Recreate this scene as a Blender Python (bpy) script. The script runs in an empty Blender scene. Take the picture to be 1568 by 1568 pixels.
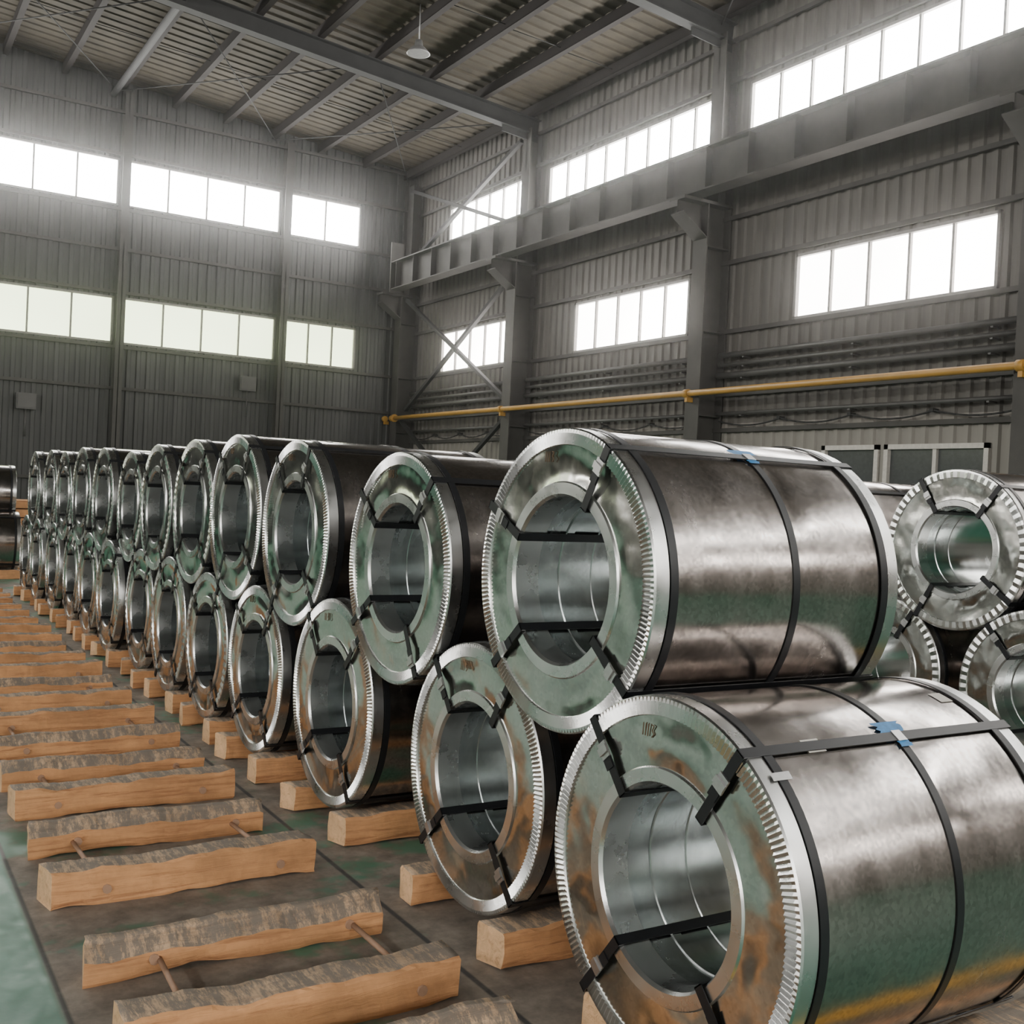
import bpy, bmesh, math, random
from mathutils import Vector, Matrix
random.seed(7)
S=bpy.context.scene
COL=S.collection

# ------------------------------------------------------------ materials
def new_mat(name):
    m=bpy.data.materials.new(name); m.use_nodes=True
    nt=m.node_tree; b=nt.nodes['Principled BSDF']
    return m,nt,b
def N(nt,t,**kw):
    n=nt.nodes.new(t)
    for k,v in kw.items(): setattr(n,k,v)
    return n
def noise(nt,scale,detail=4,rough=.55,vec=None,sc=None,dist=0):
    n=N(nt,'ShaderNodeTexNoise'); n.inputs['Scale'].default_value=scale
    n.inputs['Detail'].default_value=detail; n.inputs['Roughness'].default_value=rough
    n.inputs['Distortion'].default_value=dist
    tc=N(nt,'ShaderNodeTexCoord'); mp=N(nt,'ShaderNodeMapping')
    if sc: mp.inputs['Scale'].default_value=sc
    nt.links.new(tc.outputs[vec or 'Object'],mp.inputs[0]); nt.links.new(mp.outputs[0],n.inputs['Vector'])
    return n
def ramp(nt,src,stops):
    r=N(nt,'ShaderNodeValToRGB'); e=r.color_ramp.elements
    while len(e)<len(stops): e.new(.5)
    for i,(p,c) in enumerate(stops):
        e[i].position=p; e[i].color=(c if len(c)==4 else (*c,1))
    nt.links.new(src,r.inputs[0]); return r
def mix(nt,fac,a,b,mode='MIX'):
    m=N(nt,'ShaderNodeMix',data_type='RGBA',blend_type=mode)
    for s,i in ((fac,0),(a,6),(b,7)):
        if hasattr(s,'links'): nt.links.new(s,m.inputs[i])
        elif isinstance(s,(int,float)): m.inputs[i].default_value=s
        else: m.inputs[i].default_value=(*s,1)
    return m.outputs[2]
def bump(nt,b,h,strength,dist=.01):
    bp=N(nt,'ShaderNodeBump'); bp.inputs['Strength'].default_value=strength; bp.inputs['Distance'].default_value=dist
    nt.links.new(h,bp.inputs['Height']); nt.links.new(bp.outputs[0],b.inputs['Normal']); return bp
def g(v): return (v,v,v)

def mat_steel(name,base,r0,r1,stretch,nb=.15,bs=3.0,spots=0):
    m,nt,b=new_mat(name)
    b.inputs['Metallic'].default_value=1
    n1=noise(nt,1.0,4,.6,sc=stretch)
    n2=noise(nt,3.5,6,.68)
    md=N(nt,'ShaderNodeMath',operation='MULTIPLY'); nt.links.new(n1.outputs[0],md.inputs[0]); nt.links.new(n2.outputs[0],md.inputs[1])
    rr=ramp(nt,md.outputs[0],[(.15,g(r0)),(.40,g(r1))])
    nt.links.new(rr.outputs[0],b.inputs['Roughness'])
    c=ramp(nt,n2.outputs[0],[(.3,tuple(x*.84 for x in base)),(.7,base)])
    co=c.outputs[0]
    if spots:
        v=N(nt,'ShaderNodeTexVoronoi'); v.inputs['Scale'].default_value=95
        tc=N(nt,'ShaderNodeTexCoord'); nt.links.new(tc.outputs['Object'],v.inputs['Vector'])
        sr=ramp(nt,v.outputs['Color'],[(.1,g(1-spots)),(.9,g(1))])
        co=mix(nt,1.0,co,sr.outputs[0],'MULTIPLY')
    nt.links.new(co,b.inputs['Base Color'])
    n3=noise(nt,bs,2,.5)
    bump(nt,b,n3.outputs[0],nb,.03)
    return m
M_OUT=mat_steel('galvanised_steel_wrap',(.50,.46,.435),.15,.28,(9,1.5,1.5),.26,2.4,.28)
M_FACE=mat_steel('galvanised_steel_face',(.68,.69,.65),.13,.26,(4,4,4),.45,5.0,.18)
M_EDGE=mat_steel('crimped_edge_protector',(.76,.77,.76),.24,.36,(8,8,8),.1,8)
M_BORE=mat_steel('bore_sleeve_steel',(.66,.70,.70),.16,.30,(12,2,2),.1,3)
def simple(name,col,rough=.5,metal=0,nz=.15,scale=20,bs=0):
    m,nt,b=new_mat(name)
    n=noise(nt,scale,4,.6)
    c=ramp(nt,n.outputs[0],[(.25,tuple(x*(1-nz) for x in col)),(.75,tuple(min(1,x*(1+nz)) for x in col))])
    nt.links.new(c.outputs[0],b.inputs['Base Color'])
    b.inputs['Roughness'].default_value=rough; b.inputs['Metallic'].default_value=metal
    if bs: bump(nt,b,n.outputs[0],bs,.01)
    return m
M_STRAP=simple('black_steel_strap',(.012,.013,.015),.38,.3)
M_BUCKLE=simple('strap_seal_zinc',(.6,.6,.6),.35,1,.1,60)
M_BLUE=simple('blue_tape',(.02,.18,.42),.5,0,.3,60)
M_LABEL=simple('paper_label',(.62,.60,.54),.7,0,.08,40)
M_INK=simple('marker_ink',(.10,.06,.03),.8)
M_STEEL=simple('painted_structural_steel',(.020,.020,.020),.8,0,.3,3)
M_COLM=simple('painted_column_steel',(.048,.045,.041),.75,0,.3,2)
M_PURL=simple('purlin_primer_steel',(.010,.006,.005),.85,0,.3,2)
M_FRAME=simple('window_frame_aluminium',(.16,.15,.14),.5,.2)
M_WFRAME=simple('white_office_frame',(.50,.47,.43),.5)
M_DARKGL=simple('dark_office_glass',(.07,.075,.075),.15)
M_YEL=simple('yellow_gas_pipe_paint',(.38,.20,.03),.5,0,.15,4)
M_PIPE=simple('grey_pipe_paint',(.065,.063,.06),.5,0,.2,4)
M_LAMP=simple('lamp_housing',(.30,.30,.30),.4,.4)

def mat_wall(name,col,dark,rough=.5,dado=None):
    m,nt,b=new_mat(name)
    n=noise(nt,.35,4,.6); n2=noise(nt,1.0,6,.72,sc=(3,3,.22))
    c=ramp(nt,n2.outputs[0],[(.34,dark),(.62,col)])
    c2=mix(nt,n.outputs[0],c.outputs[0],tuple(x*.55 for x in col))
    if dado:
        tc=N(nt,'ShaderNodeTexCoord'); sp=N(nt,'ShaderNodeSeparateXYZ'); nt.links.new(tc.outputs['Object'],sp.inputs[0])
        lt=N(nt,'ShaderNodeMath',operation='LESS_THAN'); nt.links.new(sp.outputs[2],lt.inputs[0]); lt.inputs[1].default_value=2.9
        c2=mix(nt,lt.outputs[0],c2,mix(nt,n2.outputs[0],tuple(x*.7 for x in dado),dado))
    nt.links.new(c2,b.inputs['Base Color']); b.inputs['Roughness'].default_value=rough
    return m
M_WALLR=mat_wall('corrugated_wall_grey',(.135,.124,.108),(.048,.044,.039),.6,dado=(.25,.232,.205))
M_WALLB=mat_wall('corrugated_wall_bluegrey',(.070,.071,.068),(.030,.031,.030),.6)
M_ROOF=mat_wall('roof_sheet_liner',(.085,.068,.045),(.032,.026,.018),.85)

def mat_pane(name,col,strength):
    m,nt,b=new_mat(name)
    n=noise(nt,.35,2,.5)
    c=ramp(nt,n.outputs[0],[(.35,tuple(x*.82 for x in col)),(.65,col)])
    b.inputs['Base Color'].default_value=(.6,.6,.6,1); b.inputs['Roughness'].default_value=.5
    nt.links.new(c.outputs[0],b.inputs['Emission Color']); b.inputs['Emission Strength'].default_value=strength
    return m
P_HI=mat_pane('daylit_glazing_clear',(1,.98,.94),34)
P_LO=mat_pane('daylit_glazing_lower',(1,.94,.88),18)
P_GR=mat_pane('daylit_glazing_frosted_green',(.82,.95,.56),5)

def mat_wood(name,a,bb,dirt=.0):
    m,nt,b=new_mat(name)
    n=noise(nt,1.0,6,.70,sc=(2.2,34,34),dist=.8)
    n2=noise(nt,4,5,.65)
    c=ramp(nt,n.outputs[0],[(.34,bb),(.48,a),(.75,tuple(min(1,x*1.15) for x in a))])
    c2=mix(nt,ramp(nt,n2.outputs[0],[(.38,g(0)),(.72,g(.8))]).outputs[0],c.outputs[0],tuple(x*.5 for x in a))
    if dirt:
        n3=noise(nt,2.2,7,.85,sc=(11,2.0,6))
        d=ramp(nt,n3.outputs[0],[(.42,g(0)),(.52,g(dirt))])
        c2=mix(nt,d.outputs[0],c2,(.16,.145,.125))
    v=N(nt,'ShaderNodeTexVoronoi'); v.inputs['Scale'].default_value=2.1
    tc=N(nt,'ShaderNodeTexCoord'); nt.links.new(tc.outputs['Object'],v.inputs['Vector'])
    k=ramp(nt,v.outputs['Distance'],[(.02,g(1)),(.055,g(0))])
    c3=mix(nt,k.outputs[0],c2,(.12,.045,.022))
    nt.links.new(c3,b.inputs['Base Color']); b.inputs['Roughness'].default_value=.8
    bump(nt,b,n.outputs[0],.7,.009)
    return m
M_WOOD=mat_wood('sawn_pine',(.68,.35,.155),(.38,.165,.07))
M_WOODTOP=mat_wood('weathered_pine_top',(.62,.43,.27),(.34,.23,.15),.85)
M_WOODEND=mat_wood('pine_end_grain',(.72,.46,.25),(.52,.30,.15))
M_ROD=simple('rusty_tie_rod',(.36,.22,.14),.7,.1)

# floor
m,nt,b=new_mat('floor_green_epoxy_and_dusty_concrete'); M_FLOOR=m
tc=N(nt,'ShaderNodeTexCoord'); sp=N(nt,'ShaderNodeSeparateXYZ'); nt.links.new(tc.outputs['Object'],sp.inputs[0])
nz=noise(nt,1.2,5,.65); nf=noise(nt,9,5,.7)
def band(out,lo,hi,soft):
    a=N(nt,'ShaderNodeMapRange'); a.inputs[1].default_value=lo-soft; a.inputs[2].default_value=lo+soft
    c=N(nt,'ShaderNodeMapRange'); c.inputs[1].default_value=hi-soft; c.inputs[2].default_value=hi+soft; c.inputs[3].default_value=1; c.inputs[4].default_value=0
    nt.links.new(out,a.inputs[0]); nt.links.new(out,c.inputs[0])
    mm=N(nt,'ShaderNodeMath',operation='MULTIPLY'); nt.links.new(a.outputs[0],mm.inputs[0]); nt.links.new(c.outputs[0],mm.inputs[1]); return mm.outputs[0]
def mul(a,c):
    mm=N(nt,'ShaderNodeMath',operation='MULTIPLY'); nt.links.new(a,mm.inputs[0])
    if hasattr(c,'links'): nt.links.new(c,mm.inputs[1])
    else: mm.inputs[1].default_value=c
    return mm.outputs[0]
green=ramp(nt,nz.outputs[0],[(.3,(.018,.115,.068)),(.7,(.05,.22,.14))])
grey=ramp(nt,nf.outputs[0],[(.3,(.13,.112,.092)),(.7,(.29,.25,.205))])
zone=mul(band(sp.outputs[0],.57,7.5,.015),band(sp.outputs[1],1.60,22,.03))
patch=ramp(nt,nz.outputs[0],[(.54,g(1)),(.60,g(.2))])
zz=mul(zone,patch.outputs[0])
c1=mix(nt,zz,green.outputs[0],grey.outputs[0])
j=band(sp.outputs[0],1.70,1.72,.004); c1=mix(nt,j,c1,(.05,.05,.05))
j=band(sp.outputs[0],.57,.585,.004); c1=mix(nt,j,c1,(.05,.05,.045))
yl=band(sp.outputs[1],1.50,1.59,.006); c1=mix(nt,mul(yl,.95),c1,(.75,.42,.03))
dust=ramp(nt,nf.outputs[0],[(.52,g(0)),(.8,g(.28))]); c1=mix(nt,dust.outputs[0],c1,(.27,.26,.23))
nt.links.new(c1,b.inputs['Base Color'])
rr=mix(nt,zz,ramp(nt,nf.outputs[0],[(.3,g(.28)),(.7,g(.55))]).outputs[0],g(.75)); nt.links.new(rr,b.inputs['Roughness'])
b.inputs['Specular IOR Level'].default_value=.35
bump(nt,b,nf.outputs[0],.08,.01)

# ------------------------------------------------------------ mesh helpers
def finish(bm,name,mats,loc=(0,0,0)):
    bmesh.ops.recalc_face_normals(bm,faces=bm.faces)
    me=bpy.data.meshes.new(name); bm.to_mesh(me); bm.free()
    for mm in mats: me.materials.append(mm)
    o=bpy.data.objects.new(name,me); o.location=loc; COL.objects.link(o); return o
def box(bm,lo,hi,mi=0):
    vs=[bm.verts.new((x,y,z)) for x in (lo[0],hi[0]) for y in (lo[1],hi[1]) for z in (lo[2],hi[2])]
    fs=[(0,1,3,2),(4,6,7,5),(0,4,5,1),(2,3,7,6),(0,2,6,4),(1,5,7,3)]
    for f in fs:
        fc=bm.faces.new([vs[i] for i in f]); fc.material_index=mi
def fbox(bm,o,ax,ay,az,ra,rb,rc,mi=0):
    vs=[bm.verts.new(o+ax*x+ay*y+az*z) for x in ra for y in rb for z in rc]
    for f in [(0,1,3,2),(4,6,7,5),(0,4,5,1),(2,3,7,6),(0,2,6,4),(1,5,7,3)]:
        fc=bm.faces.new([vs[i] for i in f]); fc.material_index=mi
def bar(bm,p0,p1,w,h,mi=0,up=Vector((0,0,1))):
    p0=Vector(p0);p1=Vector(p1);d=(p1-p0);L=d.length;d.normalize()
    s=d.cross(up)
    if s.length<1e-3: s=d.cross(Vector((1,0,0)))
    s.normalize();u=s.cross(d)
    fbox(bm,p0,d,s,u,(0,L),(-w/2,w/2),(-h/2,h/2),mi)
def tube(bm,p0,p1,r,seg=14,mi=0,caps=True):
    p0=Vector(p0);p1=Vector(p1);d=(p1-p0).normalized()
    s=d.cross(Vector((0,0,1)))
    if s.length<1e-3: s=Vector((1,0,0))
    s.normalize();u=s.cross(d)
    A=[bm.verts.new(p0+(s*math.cos(2*math.pi*i/seg)+u*math.sin(2*math.pi*i/seg))*r) for i in range(seg)]
    B=[bm.verts.new(p1+(s*math.cos(2*math.pi*i/seg)+u*math.sin(2*math.pi*i/seg))*r) for i in range(seg)]
    for i in range(seg):
        f=bm.faces.new((A[i],A[(i+1)%seg],B[(i+1)%seg],B[i])); f.material_index=mi; f.smooth=True
    if caps:
        bm.faces.new(A).material_index=mi; bm.faces.new(B).material_index=mi
def ibeam(bm,p0,p1,w,h,t=.02,mi=0,up=Vector((0,0,1))):
    p0=Vector(p0);p1=Vector(p1);d=(p1-p0);L=d.length;d.normalize()
    s=d.cross(up).normalized();u=s.cross(d)
    fbox(bm,p0,d,s,u,(0,L),(-t/2,t/2),(-h/2+t,h/2-t),mi)
    fbox(bm,p0,d,s,u,(0,L),(-w/2,w/2),(-h/2,-h/2+t),mi)
    fbox(bm,p0,d,s,u,(0,L),(-w/2,w/2),(h/2-t,h/2),mi)

# ------------------------------------------------------------ coil
def coil_mesh(R,L,rb,straps,seg,circ,tag=None,label=False,ink=False,seed=0):
    rnd=random.Random(seed)
    bm=bmesh.new()
    def P(x,r,i):
        a=2*math.pi*i/seg
        return (x,-r*math.cos(a),r*math.sin(a))
    ph=[rnd.uniform(0,6.28) for _ in range(6)]
    def wav(a,r):
        w=math.sin((r-rb-.04)/(R-.05-rb-.04)*math.pi)
        return w*(.004*math.sin(2*a+ph[0])+.003*math.sin(3*a+ph[1]+r*9)+.0018*math.sin(5*a+ph[2]-r*14)+.0008*math.sin(9*a+ph[3]+r*25))
    prof=[]
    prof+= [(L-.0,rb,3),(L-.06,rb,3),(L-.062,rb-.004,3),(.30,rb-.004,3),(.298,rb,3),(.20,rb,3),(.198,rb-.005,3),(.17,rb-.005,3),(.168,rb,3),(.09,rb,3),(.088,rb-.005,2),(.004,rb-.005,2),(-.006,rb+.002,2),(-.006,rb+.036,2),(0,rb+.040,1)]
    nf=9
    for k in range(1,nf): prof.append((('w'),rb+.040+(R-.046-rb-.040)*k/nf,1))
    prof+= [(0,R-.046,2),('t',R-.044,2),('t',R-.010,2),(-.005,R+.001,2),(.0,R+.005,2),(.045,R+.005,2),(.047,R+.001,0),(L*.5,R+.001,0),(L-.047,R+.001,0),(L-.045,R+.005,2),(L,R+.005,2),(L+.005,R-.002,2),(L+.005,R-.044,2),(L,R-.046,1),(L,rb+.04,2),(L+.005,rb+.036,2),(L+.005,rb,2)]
    rings=[]
    for (x,r,mi) in prof:
        ring=[]
        for i in range(seg):
            a=2*math.pi*i/seg
            if x=='w': xx=wav(a,r)
            elif x=='t': xx=-.0035-(.0055 if i%2 else 0)
            else: xx=x
            ring.append(bm.verts.new(P(xx,r,i)))
        rings.append(ring)
    n=len(rings)
    for k in range(n):
        A=rings[k];B=rings[(k+1)%n];mi=prof[k][2]
        if k==n-1: mi=2
        teeth=prof[k][0]=='t' 
        for i in range(seg):
            j=(i+1)%seg
            f=bm.faces.new((A[i],A[j],B[j],B[i])); f.material_index=mi
            f.smooth=not teeth
    bmesh.ops.recalc_face_normals(bm,faces=bm.faces)
    for e in bm.edges:
        if len(e.link_faces)==2 and e.calc_face_angle(0)>.5: e.smooth=False
    ex=Vector((1,0,0)); O=Vector((0,0,0))
    for dg in straps:
        a=math.radians(dg); er=Vector((0,-math.cos(a),math.sin(a))); et=Vector((0,math.sin(a),math.cos(a)))
        w=.0140; ri=rb-.010; ro=R+.006; T=(-w,w)
        fbox(bm,O,ex,er,et,(-.014,-.011),(ri,ro+.003),T,4)
        fbox(bm,O,ex,er,et,(L+.007,L+.010),(ri,ro+.003),T,4)
        fbox(bm,O,ex,er,et,(-.014,L+.010),(ro,ro+.003),T,4)
        fbox(bm,O,ex,er,et,(-.014,L+.010),(ri,ri+.003),T,4)
        rm=rb+(R-rb)*rnd.uniform(.35,.6)
        fbox(bm,O,ex,er,et,(-.019,-.014),(rm,rm+.045),(-.018,.018),5)
        fbox(bm,O,ex,er,et,(-.024,-.019),(rm+.012,rm+.033),(-.020,.020),5)
        fbox(bm,O,ex,er,et,(-.017,-.0145),(rm-.03,rm),(-.012,.019),4)
    def cring(x0,w,r,mi=4):
        s=seg
        c=[]
        for i in range(s):
            c.append([bm.verts.new(P(x0,r,i)),bm.verts.new(P(x0,r+.003,i)),bm.verts.new(P(x0+w,r+.003,i)),bm.verts.new(P(x0+w,r,i))])
        for i in range(s):
            j=(i+1)%s
            for q in range(4):
                f=bm.faces.new((c[i][q],c[j][q],c[j][(q+1)%4],c[i][(q+1)%4])); f.material_index=mi; f.smooth=(q in(1,3))
    for (x0,w) in circ: cring(x0,w,R+.0015 if .048<x0<L-.078 else R+.0055)
    def patch(x0,x1,a0,a1,r,mi,jag=0,n=8):
        prev=None
        for k in range(n+1):
            a=math.radians(a0+(a1-a0)*k/n)
            j0=rnd.uniform(-jag,jag);j1=rnd.uniform(-jag,jag)
            v=[bm.verts.new((x0+j0,-r*math.cos(a),r*math.sin(a))),bm.verts.new((x1+j1,-r*math.cos(a),r*math.sin(a)))]
            if prev:
                f=bm.faces.new((prev[0],prev[1],v[1],v[0])); f.material_index=mi
            prev=v
    if tag:
        tx,ta=tag
        patch(tx-.035,tx+.055,ta-3,ta+4.5,R+.006,6,.011)
        patch(tx-.003,tx+.038,ta-6,ta-2,R+.007,6,.006)
        a=math.radians(ta-2); er=Vector((0,-math.cos(a),math.sin(a))); et=Vector((0,math.sin(a),math.cos(a)))
        fbox(bm,O,ex,er,et,(tx-.002,tx+.030),(R+.004,R+.011),(-.017,.017),5)
    if label:
        patch(.20,.26,54,59,R+.003,7); patch(.86*L,.86*L+.05,70,76,R+.003,7)
        patch(.03,.09,46,48.5,R+.010,5)
    if ink:
        # hand-written "1113" on the face sheet
        zb=rb+(R-rb)*.50; xx=-.0062; y0=.095
        def stroke(y1,z1,y2,z2): bar(bm,(xx,y1,zb+z1),(xx,y2,zb+z2),.002,.002,8,up=ex)
        for q in range(3): stroke(y0-q*.010,0,y0-q*.010-.002,.032)
        y3=y0-.034
        stroke(y3,.032,y3-.010,.030);stroke(y3-.010,.030,y3-.003,.017);stroke(y3-.003,.017,y3-.011,.009);stroke(y3-.011,.009,y3-.002,0)
    me=bpy.data.meshes.new('steel_coil'); bm.to_mesh(me); bm.free()
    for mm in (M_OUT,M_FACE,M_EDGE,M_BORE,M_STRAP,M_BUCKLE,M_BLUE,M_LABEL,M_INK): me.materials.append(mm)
    return me
def place_coil(me,x,y,z):
    o=bpy.data.objects.new('steel_coil',me); o.location=(x,y,z); COL.objects.link(o); return o

# timber --------------------------------------------------------------
def add_timber(bm,x0,x1,yc,w,h,seed,wane=0.0):
    rnd=random.Random(seed); n=44; L=x1-x0
    ph=[rnd.uniform(0,6.28) for _ in range(10)]
    c=.010; wn=wane
    base=[(-w/2+.004,0),(w/2-.004,0),(w/2,c),(w/2,h*.5),(w/2,h-c-wn),(w/2-c-wn,h-wn*.22),(w*.15,h),(-w*.15,h),(-w/2+c+wn,h-wn*.22),(-w/2,h-c-wn),(-w/2,h*.5),(-w/2,c)]
    rings=[]
    skew=rnd.uniform(-.014,.014)
    for k in range(n+1):
        t=k/n; x=x0+L*t
        wob=.005*math.sin(t*5+ph[0])+.003*math.sin(t*13+ph[1])
        hh=1+.035*math.sin(t*4+ph[2])+.025*math.sin(t*11+ph[3])+.015*math.sin(t*27+ph[5])
        ring=[]
        bow=max(0,math.sin(t*6+ph[4]))**2*.012+max(0,math.sin(t*15+ph[6]))**3*.007
        edge=.006*math.sin(t*19+ph[7])+.004*math.sin(t*41+ph[8])
        for q,(yy,zz) in enumerate(base):
            dz=rnd.uniform(-.002,.002) if zz>.02 else 0
            y2=yc+yy*(1+wob*4)+wob+rnd.uniform(-.0016,.0016)
            z2=zz*(hh if zz>h*.3 else 1)+dz
            if q in (8,9): z2+=edge*.7
            if q in (0,11): z2+=bow*(1 if q==11 else .9); y2+=bow*.6
            ring.append(bm.verts.new((x+(skew*(yy/w)*2 if k in(0,n) else 0)+(rnd.uniform(-.003,.003) if k in (0,n) else 0),y2,max(0,z2))))
        rings.append(ring)
    m=len(base)
    for k in range(n):
        for q in range(m):
            f=bm.faces.new((rings[k][q],rings[k][(q+1)%m],rings[k+1][(q+1)%m],rings[k+1][q]))
            f.material_index=1 if q in (5,6,7) or (wn>.01 and q in (4,8)) else 0
            f.smooth=q in (5,6,7) 
    for rg in (rings[0],rings[-1]):
        f=bm.faces.new(rg); f.material_index=2
def cradle(name,x0,x1,ya,yb,w,h,seed,wa=0,wb=0,rods=True,hb=None):
    rnd=random.Random(seed)
    bm=bmesh.new()
    xm,ym=(x0+x1)/2,(ya+yb)/2
    hx=(x1-x0)/2
    add_timber(bm,-hx+rnd.uniform(-.03,.03),hx+rnd.uniform(-.02,.03),ya-ym,w,h,seed,wa)
    add_timber(bm,-hx+rnd.uniform(-.03,.03),hx+rnd.uniform(-.02,.03),yb-ym,w,hb or h*rnd.uniform(.96,1.0),seed+50,wb)
    if rods:
        for xr in (-hx*.62,hx*.70):
            tube(bm,(xr+rnd.uniform(-.02,.02),ya-ym+w*.4,h*.42),(xr+rnd.uniform(-.02,.02),yb-ym-w*.4,h*.40),.009,8,3)
            for ys in (ya-ym-w*.5,yb-ym-w*.5):
                tube(bm,(xr,ys-.012,h*.42),(xr,ys+.02,h*.42),.016,8,3)
    return finish(bm,name,[M_WOOD,M_WOODTOP,M_WOODEND,M_ROD],loc=(xm,ym,0))

# ------------------------------------------------------------ coil stacks
H_T=.13
def lower_z(R,half): return H_T+math.sqrt((R+.006)**2-(half-.065)**2)+.006
def contact(y0,z0,r0,y1,z1,r1,r):
    a=r0+r+.012; c=r1+r+.012
    d=math.hypot(y1-y0,z1-z0); 
    p=(a*a-c*c+d*d)/(2*d); h=math.sqrt(max(a*a-p*p,.001))
    ux,uz=(y1-y0)/d,(z1-z0)/d
    return y0+ux*p-uz*h, z0+uz*p+ux*h
RB=.254
base_str=[56,130,232,312]
def stack(xf,lows,ups,hi_n,main=False):
    pos=[]
    for k,(y,R,dx) in enumerate(lows):
        hi=k<hi_n
        st=[s+random.uniform(-9,9) for s in base_str]
        if k==0: st=base_str
        L=.98
        me=coil_mesh(R,L,RB,st,384 if hi else 120,[(.048,.026),(L*.53,.026),(L-.078,.026)],tag=(L*.53,58) if hi or k%2 else None,label=hi,ink=hi,seed=k+int(xf*10))
        half=.27+ (R-.455)*.3
        if main and k==0: half=.300
        if main and k==1: half=.298
        z=lower_z(R,half)
        place_coil(me,xf+dx,y,z); pos.append((y,z,R))
        cradle('loaded_timber_cradle',xf-.05,xf+1.08,y-half,y+half,.13,H_T-.004,300+k+int(xf*7),rods=False)
    for k,(R,dx) in enumerate(ups):
        hi=k<hi_n
        st=[s+random.uniform(-12,12) for s in base_str]
        if k==0: st=[60,152,222,322]
        if k==1: st=[50,140,215,300]
        L=.96
        (y0,z0,r0),(y1,z1,r1)=pos[k],pos[k+1]
        y,z=contact(y0,z0,r0,y1,z1,r1,R)
        me=coil_mesh(R,L,RB,st,384 if hi else 120,[(.048,.026),(L*.53,.026),(L-.078,.026)],tag=(L*.53,62) if k in(0,5,7) else None,label=False,ink=hi,seed=100+k+int(xf*10))
        place_coil(me,xf+dx,y,z)
lows=[(2.06,.467,-.10),(3.20,.453,.0),(4.47,.455,0),(5.52,.434,0),(6.42,.43,.0),(7.32,.445,.0),(8.24,.44,.02),(9.18,.445,-.02),(10.13,.45,0),(11.08,.44,.02),(12.05,.45,0),(13.04,.45,-.02),(14.05,.45,0)]
ups=[(.448,-.05),(.450,-.02),(.448,0),(.46,0),(.45,.0),(.44,0),(.425,.02),(.44,0),(.45,0),(.44,0),(.45,.02),(.45,0)]
stack(1.87,lows,ups,4,True)
lows2=[(1.3,.465,0),(2.36,.465,0),(3.42,.465,0),(4.50,.455,0.03),(5.58,.45,0),(6.65,.45,0),(7.7,.45,0),(8.75,.45,0)]
ups2=[(.46,0),(.46,0),(.465,0),(.445,.05),(.45,0),(.45,0),(.45,0)]
stack(5.50,lows2,ups2,0)
lows3=[(16.9,.42,0),(17.85,.42,0),(18.8,.42,0)]; ups3=[(.40,0),(.40,0)]
stack(1.15,lows3,ups3,0)

pairs=[(1.85,2.42),(2.82,3.35),(3.99,4.55),(5.08,5.56),(6.12,6.70),(7.25,7.82),(8.38,8.92),(9.5,10.02),(10.6,11.15),(11.75,12.3),(12.9,13.4),(14.0,14.5),(15.1,15.6)]
wan=[(0,.055),(0,.04),(0,.03),(0,.03),(.03,0),(0,.03),(0,0),(.02,0),(0,0),(0,0),(0,0),(0,0),(0,0)]
offs=[-.04,.0,-.01,0,.01,0,0.02,0,0,0,0,0,0]
for k,(a,c) in enumerate(pairs):
    cradle('empty_timber_cradle',.66+offs[k],1.62+offs[k],a,c,.135,.13,k*3+1,*wan[k],hb=.160 if k==0 else None)

# ------------------------------------------------------------ building
XW,XL,YB,YF=12.55,-14.0,25.8,-16.2
SL=.085; ZR=9.83
XR=(XW+XL)/2
def zroof(x): return ZR+SL*(XW-x) if x>XR else ZR+SL*(x-XL)
bm=bmesh.new()
vs=[bm.verts.new(p) for p in ((XL-.3,YF-.3,0),(XW+.3,YF-.3,0),(XW+.3,YB+.3,0),(XL-.3,YB+.3,0))]
bm.faces.new(vs); fl=finish(bm,'floor',[M_FLOOR])

def ribbed(bm,axis,fix,inward,a0,a1,z0,z1,pitch=.22,d=.035):
    pat=[(0,0),(.10,0),(.125,d),(.195,d)]
    pts=[]
    k=math.floor(a0/pitch)-1
    while k*pitch<a1+pitch:
        for (p,o) in pat: pts.append((k*pitch+p,o))
        k+=1
    out=[]
    for i,(p,o) in enumerate(pts):
        if p<=a0 and i+1<len(pts) and pts[i+1][0]>a0: out.append((a0,o))
        elif a0<p<a1: out.append((p,o))
    out.append((a1,out[-1][1]))
    prev=None
    for p,o in out:
        f=fix+inward*o
        c=[(f,p,z) if axis=='y' else (p,f,z) for z in (z0,z1)]
        v=[bm.verts.new(q) for q in c]
        if prev: bm.faces.new((prev[0],v[0],v[1],prev[1]))
        prev=v
def wall(name,axis,fix,inward,a0,a1,z1,wins,mat):
    bm=bmesh.new()
    zs=sorted({0,z1,*[w[2] for w in wins],*[w[3] for w in wins]})
    for za,zb in zip(zs[:-1],zs[1:]):
        cov=sorted([(w[0],w[1]) for w in wins if w[2]<=za+1e-4 and w[3]>=zb-1e-4])
        cur=a0
        for (p,q) in cov:
            if p>cur+.01: ribbed(bm,axis,fix,inward,cur,p,za,zb)
            cur=max(cur,q)
        if cur<a1-.01: ribbed(bm,axis,fix,inward,cur,a1,za,zb)
    return finish(bm,name,[mat])
wn=[0]
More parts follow.
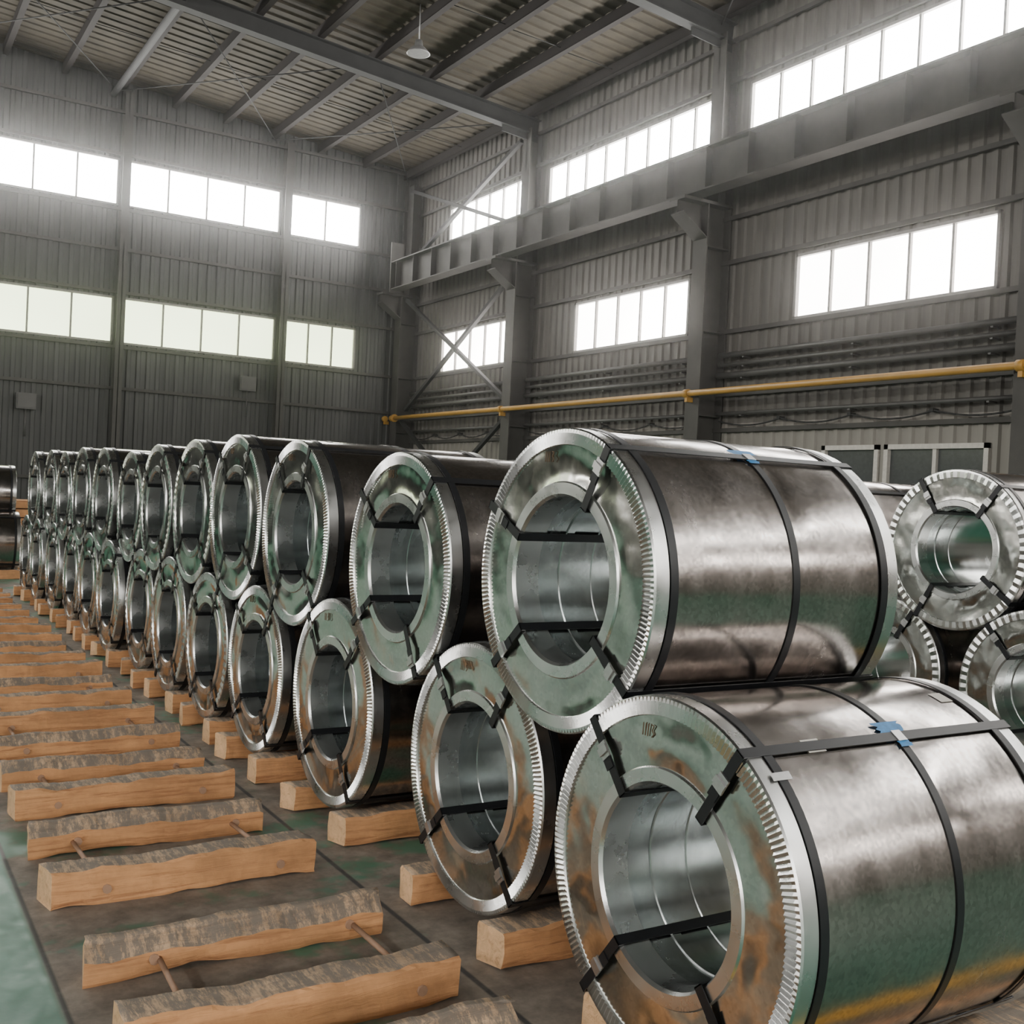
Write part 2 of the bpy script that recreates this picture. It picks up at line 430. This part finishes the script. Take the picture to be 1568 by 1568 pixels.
def window(axis,fix,inward,a0,a1,z0,z1,panes,pmat,fmat=None,hb=False,t=.045):
    wn[0]+=1
    bm=bmesh.new()
    def bx(pa,pb,za,zb,d0,d1,mi):
        f0,f1=sorted((inward*d0,inward*d1))
        if axis=='y': box(bm,(f0,pa,za),(f1,pb,zb),mi)
        else: box(bm,(pa,f0,za),(pb,f1,zb),mi)
    am=(a0+a1)/2; zm=(z0+z1)/2; hw=(a1-a0)/2; hh=(z1-z0)/2
    f=inward*-.02
    q=[(f,-hw,-hh),(f,hw,-hh),(f,hw,hh),(f,-hw,hh)] if axis=='y' else [(-hw,f,-hh),(hw,f,-hh),(hw,f,hh),(-hw,f,hh)]
    fc=bm.faces.new([bm.verts.new(p) for p in q]); fc.material_index=1
    bx(-hw,hw,-hh,-hh+t,-.02,.05,0); bx(-hw,hw,hh-t,hh,-.02,.05,0)
    bx(-hw,-hw+t,-hh,hh,-.02,.05,0); bx(hw-t,hw,-hh,hh,-.02,.05,0)
    for k in range(1,panes):
        c=-hw+2*hw*k/panes
        tt=t*.42 
        bx(c-tt,c+tt,-hh,hh,-.02,.03,0)
    loc=(fix,am,zm) if axis=='y' else (am,fix,zm)
    return finish(bm,'window_%d'%wn[0],[fmat or M_FRAME,pmat],loc=loc)
colsY=[25.6,19.78,13.78,7.78,1.78,-4.22,-10.22,-16.0]
winsR=[(20.0,23.75,7.5,8.55,6,P_HI),(20.4,23.9,4.48,5.5,5,P_LO)]
for a,c in zip(colsY[1:-1],colsY[2:]):
    winsR.append((c+.28,a-.45,7.5,8.55,8,P_HI))
    winsR.append((c+.83,c+4.35,4.48,5.5,5,P_LO))
off=[(8.6,10.25,1.15,2.5,2,M_DARKGL),(10.35,11.4,1.15,2.5,1,M_DARKGL),(15.2,17.2,1.15,2.5,2,M_DARKGL)]
wall('wall_right','y',XW,-1,YF,YB,ZR+.05,winsR+off,M_WALLR)
for w in winsR: window('y',XW,-1,*w)
for w in off: window('y',XW,-1,*w,fmat=M_WFRAME,t=.07)
winsL=[]
for a,c in zip(colsY[:-1],colsY[1:]):
    winsL.append((c+.4,a-.4,7.5,8.55,8,P_HI)); winsL.append((c+.9,c+4.6,4.48,5.5,5,P_LO))
wall('wall_left','y',XL,1,YF,YB,ZR+.05,winsL,M_WALLR)
for w in winsL: window('y',XL,1,*w)
colsX=[12.3,8.98,5.17,1.37,-2.43,-6.23,-10.03,-13.8]
winsB=[(9.1,11.0,7.67,8.74,2,P_HI),(9.1,11.0,4.55,5.62,3,P_GR)]
for a,c in zip(colsX[1:-1],colsX[2:]):
    winsB.append((c+.1,a-.11,7.67,8.74,4,P_HI)); winsB.append((c+.1,a-.11,4.55,5.62,4,P_GR))
wall('wall_back','x',YB,-1,XL,XW,11.3,winsB,M_WALLB)
for w in winsB: window('x',YB,-1,*w)
winsF=[]
for a,c in zip(colsX[:-1],colsX[1:]):
    winsF.append((c+.15,a-.15,7.67,8.74,4,P_HI)); winsF.append((c+.15,a-.15,4.0,5.62,4,P_LO))
wall('wall_front','x',YF,1,XL,XW,11.3,winsF,M_WALLR)
for w in winsF: window('x',YF,1,*w)

bm=bmesh.new()
y=YF; prev=None; pat=[(0,0),(.16,0),(.19,.025),(.27,.025)]
while y<YB:
    for p,o in pat:
        yy=min(y+p,YB)
        v=[bm.verts.new((x,yy,zroof(x)-o*1.0+.03)) for x in (XW,XR+.001,XL)]
        if prev:
            bm.faces.new((prev[0],v[0],v[1],prev[1])); bm.faces.new((prev[1],v[1],v[2],prev[2]))
        prev=v
    y+=.30
finish(bm,'ceiling',[M_ROOF])
PS=1.2
bm=bmesh.new()
x=XW-.35
while x>XL+.2:
    zb=zroof(x)-.01
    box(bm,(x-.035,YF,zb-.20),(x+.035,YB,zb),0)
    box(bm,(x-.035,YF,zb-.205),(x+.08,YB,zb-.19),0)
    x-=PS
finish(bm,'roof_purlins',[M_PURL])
RD=.34
for yc in colsY[1:-1]:
    bm=bmesh.new()
    for xa,xb in ((XW-.1,XR),(XL+.1,XR)):
        za,zb=zroof(xa)-.22-RD/2,zroof(xb)-.22-RD/2
        ibeam(bm,(xa,0,za),(xb,0,zb),.22,RD,.022)
        s=1 if xa>0 else -1
        fbox(bm,Vector((xa,0,za-.2)),Vector((-s,0,SL)),Vector((0,1,0)),Vector((0,0,1)),(0,.9),(-.012,.012),(-.10,.1))
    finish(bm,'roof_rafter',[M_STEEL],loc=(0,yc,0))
bm=bmesh.new()
for xs in (4.85,-1,-7):
    tube(bm,(xs,YF+.1,zroof(xs)-.36),(xs,YB-.1,zroof(xs)-.36),.07)
def rod(a,b,r=.013): tube(bm,a,b,r,6)
for (ya,yb) in ((25.6,19.78),(13.78,7.78)):
    for xa,xb in ((12.2,8.6),(8.6,4.9),(4.9,1.2),(1.2,-2.5)):
        rod((xa,ya,zroof(xa)-.3),(xb,yb,zroof(xb)-.3)); rod((xb,ya,zroof(xb)-.3),(xa,yb,zroof(xa)-.3))
finish(bm,'roof_bracing',[M_STEEL])
bm=bmesh.new()
x=XW-.35; rows=[]
while x>-4: rows.append(x); x-=PS
for yc in (22.7,16.78,10.78):
    for a,c in zip(rows[:-1],rows[1:]): tube(bm,(a,yc,zroof(a)-.12),(c,yc+.1,zroof(c)-.12),.008,6)
finish(bm,'purlin_sag_rods',[M_STEEL])

def column(x,y,s,dep=.50):
    bm=bmesh.new()
    for (xa,xb) in ((-s*.06,-s*.085),(-s*(dep+.06),-s*(dep+.085))):
        lo,hi=sorted((xa,xb)); box(bm,(lo,-.17,0),(hi,.17,6.5))
    lo,hi=sorted((-s*.08,-s*(dep+.06))); box(bm,(lo,-.01,0),(hi,.01,6.5))
    lo,hi=sorted((-s*.06,-s*.36))
    box(bm,(lo,-.15,6.5),(lo+.02,.15,9.4)); box(bm,(hi-.02,-.15,6.5),(hi,.15,9.4)); box(bm,(lo,-.01,6.5),(hi,.01,9.4))
    for z in (1.5,3.0,4.4,5.8): 
        l2,h2=sorted((-s*.08,-s*(dep+.06))); box(bm,(l2,-.16,z),(h2,.16,z+.02))
    l3,h3=sorted((-s*.06,-s*1.12)); box(bm,(l3,-.19,6.50),(h3,.19,6.55)); 
    v=[(-s*(dep+.08),0,6.5),(-s*1.1,0,6.5),(-s*1.1,0,6.3),(-s*(dep+.08),0,5.95)]
    for w in (-.01,.01): bm.faces.new([bm.verts.new((p[0],w,p[2])) for p in v])
    fbox(bm,Vector((-s*(dep+.08),0,5.95)),Vector((-s*(1.02-dep),0,.35)),Vector((0,1,0)),Vector((0,0,1)),(0,1),(-.17,.17),(-.02,.0))
    return finish(bm,'steel_column',[M_COLM],loc=(x,y,0))
for y in colsY:
    column(XW,y if y<25 else 25.35,1); column(XL,y if y<25 else 25.35,-1)
for x in colsX[:-1]:
    bm=bmesh.new()
    ztop=zroof(x)-.25
    box(bm,(-.09,-.30,0),(.09,-.28,ztop)); box(bm,(-.09,-.06,0),(.09,-.04,ztop)); box(bm,(-.01,-.3,0),(.01,-.04,ztop))
    finish(bm,'wind_column',[M_COLM],loc=(x,YB,0))
for s,xg in ((1,XW-.90),(-1,XL+.90)):
    bm=bmesh.new()
    ibeam(bm,(0,24.9,6.91),(0,YF+.5,6.91),.32,.70,.025)
    y=24.6
    while y>YF+.6:
        box(bm,(-.15,y-.008,6.58),(.15,y+.008,7.24)); y-=.95
    box(bm,(-.03,YF+.5,7.262),(.03,24.9,7.33))
    box(bm,(.14*s if s>0 else -.45,YF+.5,7.2),(.45 if s>0 else -.14,24.9,7.22))
    box(bm,(-.17,24.85,6.5),(.17,24.9,7.75))
    finish(bm,'crane_runway_girder',[M_COLM],loc=(xg,0,0))
bm=bmesh.new()
for z in (1.0,2.75,3.35,4.40,5.56,6.3,7.42,8.62,9.3):
    box(bm,(XW-.11,YF+.1,z),(XW-.05,YB-.1,z+.07)); box(bm,(XL+.05,YF+.1,z),(XL+.11,YB-.1,z+.07))
finish(bm,'side_wall_girts',[M_COLM])
bm=bmesh.new()
for z in (1.4,3.5,4.44,5.68,6.65,7.56,8.80,9.75):
    box(bm,(XL+.1,YB-.11,z),(XW-.1,YB-.05,z+.07))
finish(bm,'back_wall_girts',[M_COLM])
bm=bmesh.new()
xb=XW-.36
def br(y0,z0,y1,z1,x=xb,w=.09): bar(bm,(x,y0,z0),(x,y1,z1),w,w*.9)
br(25.1,.3,20.0,3.3);br(20.0,.3,25.1,3.3,xb-.1);br(25.1,3.6,20.0,6.4);br(20.0,3.6,25.1,6.4,xb-.1)
br(25.1,7.4,20.0,9.2,xb);br(20.0,7.4,25.1,9.2,xb-.1)
finish(bm,'wall_cross_bracing',[M_STEEL])
bm=bmesh.new()
xp=XW-.70
tube(bm,(xp,25.0,3.36),(xp,YF+.5,3.36),.052,16)
tube(bm,(xp,25.0,3.36),(xp,25.06,3.36),.10,16)
tube(bm,(xp,25.12,3.36),(xp,25.2,3.36),.075,16)
for y in colsY[:-1]:
    box(bm,(xp-.02,y-.03,3.22),(XW-.59,y+.03,3.30))
    tube(bm,(xp,y-.05,3.36),(xp,y+.05,3.36),.072,16)
finish(bm,'yellow_gas_pipe',[M_YEL])
spans=[(c+.2,a-.2) for a,c in zip([25.35]+colsY[1:-1],colsY[1:])]
for z,r,x in ((4.02,.045,XW-.20),(3.86,.035,XW-.2),(3.68,.05,XW-.22),(3.05,.03,XW-.2)):
    for (ya,yb) in spans:
        bm=bmesh.new(); L=yb-ya; tube(bm,(0,-L/2,0),(0,L/2,0),r,12)
        for q in (-.4,0,.4): box(bm,(-.01,q*L-.02,-r-.02),(XW-x-.04,q*L+.02,-r+.005))
        finish(bm,'service_pipe',[M_PIPE],loc=(x,(ya+yb)/2,z))
for (ya,yb) in spans:
    bm=bmesh.new(); L=yb-ya; n=4
    for c0 in range(n):
        y0=-L/2+L*c0/n; sg=L/n
        for q in range(8):
            a,c=q/8,(q+1)/8
            s=lambda t:-.09*4*t*(1-t)
            tube(bm,(0,y0+sg*a,s(a)),(0,y0+sg*c,s(c)),.014,6)
        box(bm,(-.02,y0-.03+.03,-.02),(.10,y0+.06,.03))
    finish(bm,'festoon_cable',[M_STEEL],loc=(XW-.15,(ya+yb)/2,2.94))
for (x,z) in ((3.3,2.9),(8.2,3.75)):
    bm=bmesh.new(); box(bm,(-.2,-.14,0),(.2,-.02,.35)); box(bm,(-.17,-.16,.03),(.17,-.14,.32)); tube(bm,(0,-.08,-.6),(0,-.08,0),.02,8)
    finish(bm,'electrical_box',[M_PIPE],loc=(x,YB-.06,z))
def lamp(x,y):
    zt=zroof(x)
    bm=bmesh.new()
    tube(bm,(0,0,0),(0,0,-.66),.012,8)
    prof=[(.06,-.64),(.08,-.74),(.12,-.77),(.20,-.86),(.21,-.88),(.19,-.875)]
    seg=28; rings=[[bm.verts.new((r*math.cos(6.28318*i/seg),r*math.sin(6.28318*i/seg),z)) for i in range(seg)] for r,z in prof]
    for A,B in zip(rings[:-1],rings[1:]):
        for i in range(seg): 
            f=bm.faces.new((A[i],A[(i+1)%seg],B[(i+1)%seg],B[i])); f.smooth=True
    bm.faces.new(rings[0]); bm.faces.new(rings[-1])
    finish(bm,'high_bay_lamp',[M_LAMP],loc=(x,y,zt))
lamp(8.42,17.5); lamp(8.5,11.5); lamp(1,17.6)
bm=bmesh.new()
for k in range(7):
    for q in range(3):
        box(bm,(-.6+.01*(k%2),-.5+q*.36,k*.15),(.6,-.2+q*.36,k*.15+.13))
finish(bm,'stacked_timber_bundle',[M_WOOD],loc=(2.9,20.5,0))

# ------------------------------------------------------------ world: sky + thin scatter volume added to imitate bloom around the windows
w=bpy.data.worlds.new('sky'); S.world=w; w.use_nodes=True
nt=w.node_tree; sk=nt.nodes.new('ShaderNodeTexSky'); sk.sky_type='NISHITA'; sk.sun_elevation=math.radians(40); sk.sun_disc=False
bg=nt.nodes['Background']; nt.links.new(sk.outputs[0],bg.inputs[0]); bg.inputs[1].default_value=.3
sc=nt.nodes.new('ShaderNodeVolumeScatter'); sc.inputs['Color'].default_value=(.98,.98,.96,1); sc.inputs['Density'].default_value=.0024; sc.inputs['Anisotropy'].default_value=.972
nt.links.new(sc.outputs[0],nt.nodes['World Output'].inputs['Volume'])

# ------------------------------------------------------------ camera
cd=bpy.data.cameras.new('camera'); cam=bpy.data.objects.new('camera',cd); COL.objects.link(cam)
cd.sensor_width=36; cd.lens=36*1650/1568; cd.clip_start=.05; cd.clip_end=200
yaw=math.radians(31.8); pit=math.radians(-.8); rl=math.radians(2.8)
F=Vector((math.sin(yaw)*math.cos(pit),math.cos(yaw)*math.cos(pit),math.sin(pit)))
r0=Vector((math.cos(yaw),-math.sin(yaw),0)); u0=r0.cross(F)
Uc=u0*math.cos(rl)-r0*math.sin(rl); Rc=r0*math.cos(rl)+u0*math.sin(rl)
Mx=Matrix((( Rc.x,Uc.x,-F.x,0),(Rc.y,Uc.y,-F.y,0),(Rc.z,Uc.z,-F.z,1.5),(0,0,0,1)))
cam.matrix_world=Mx
S.camera=cam
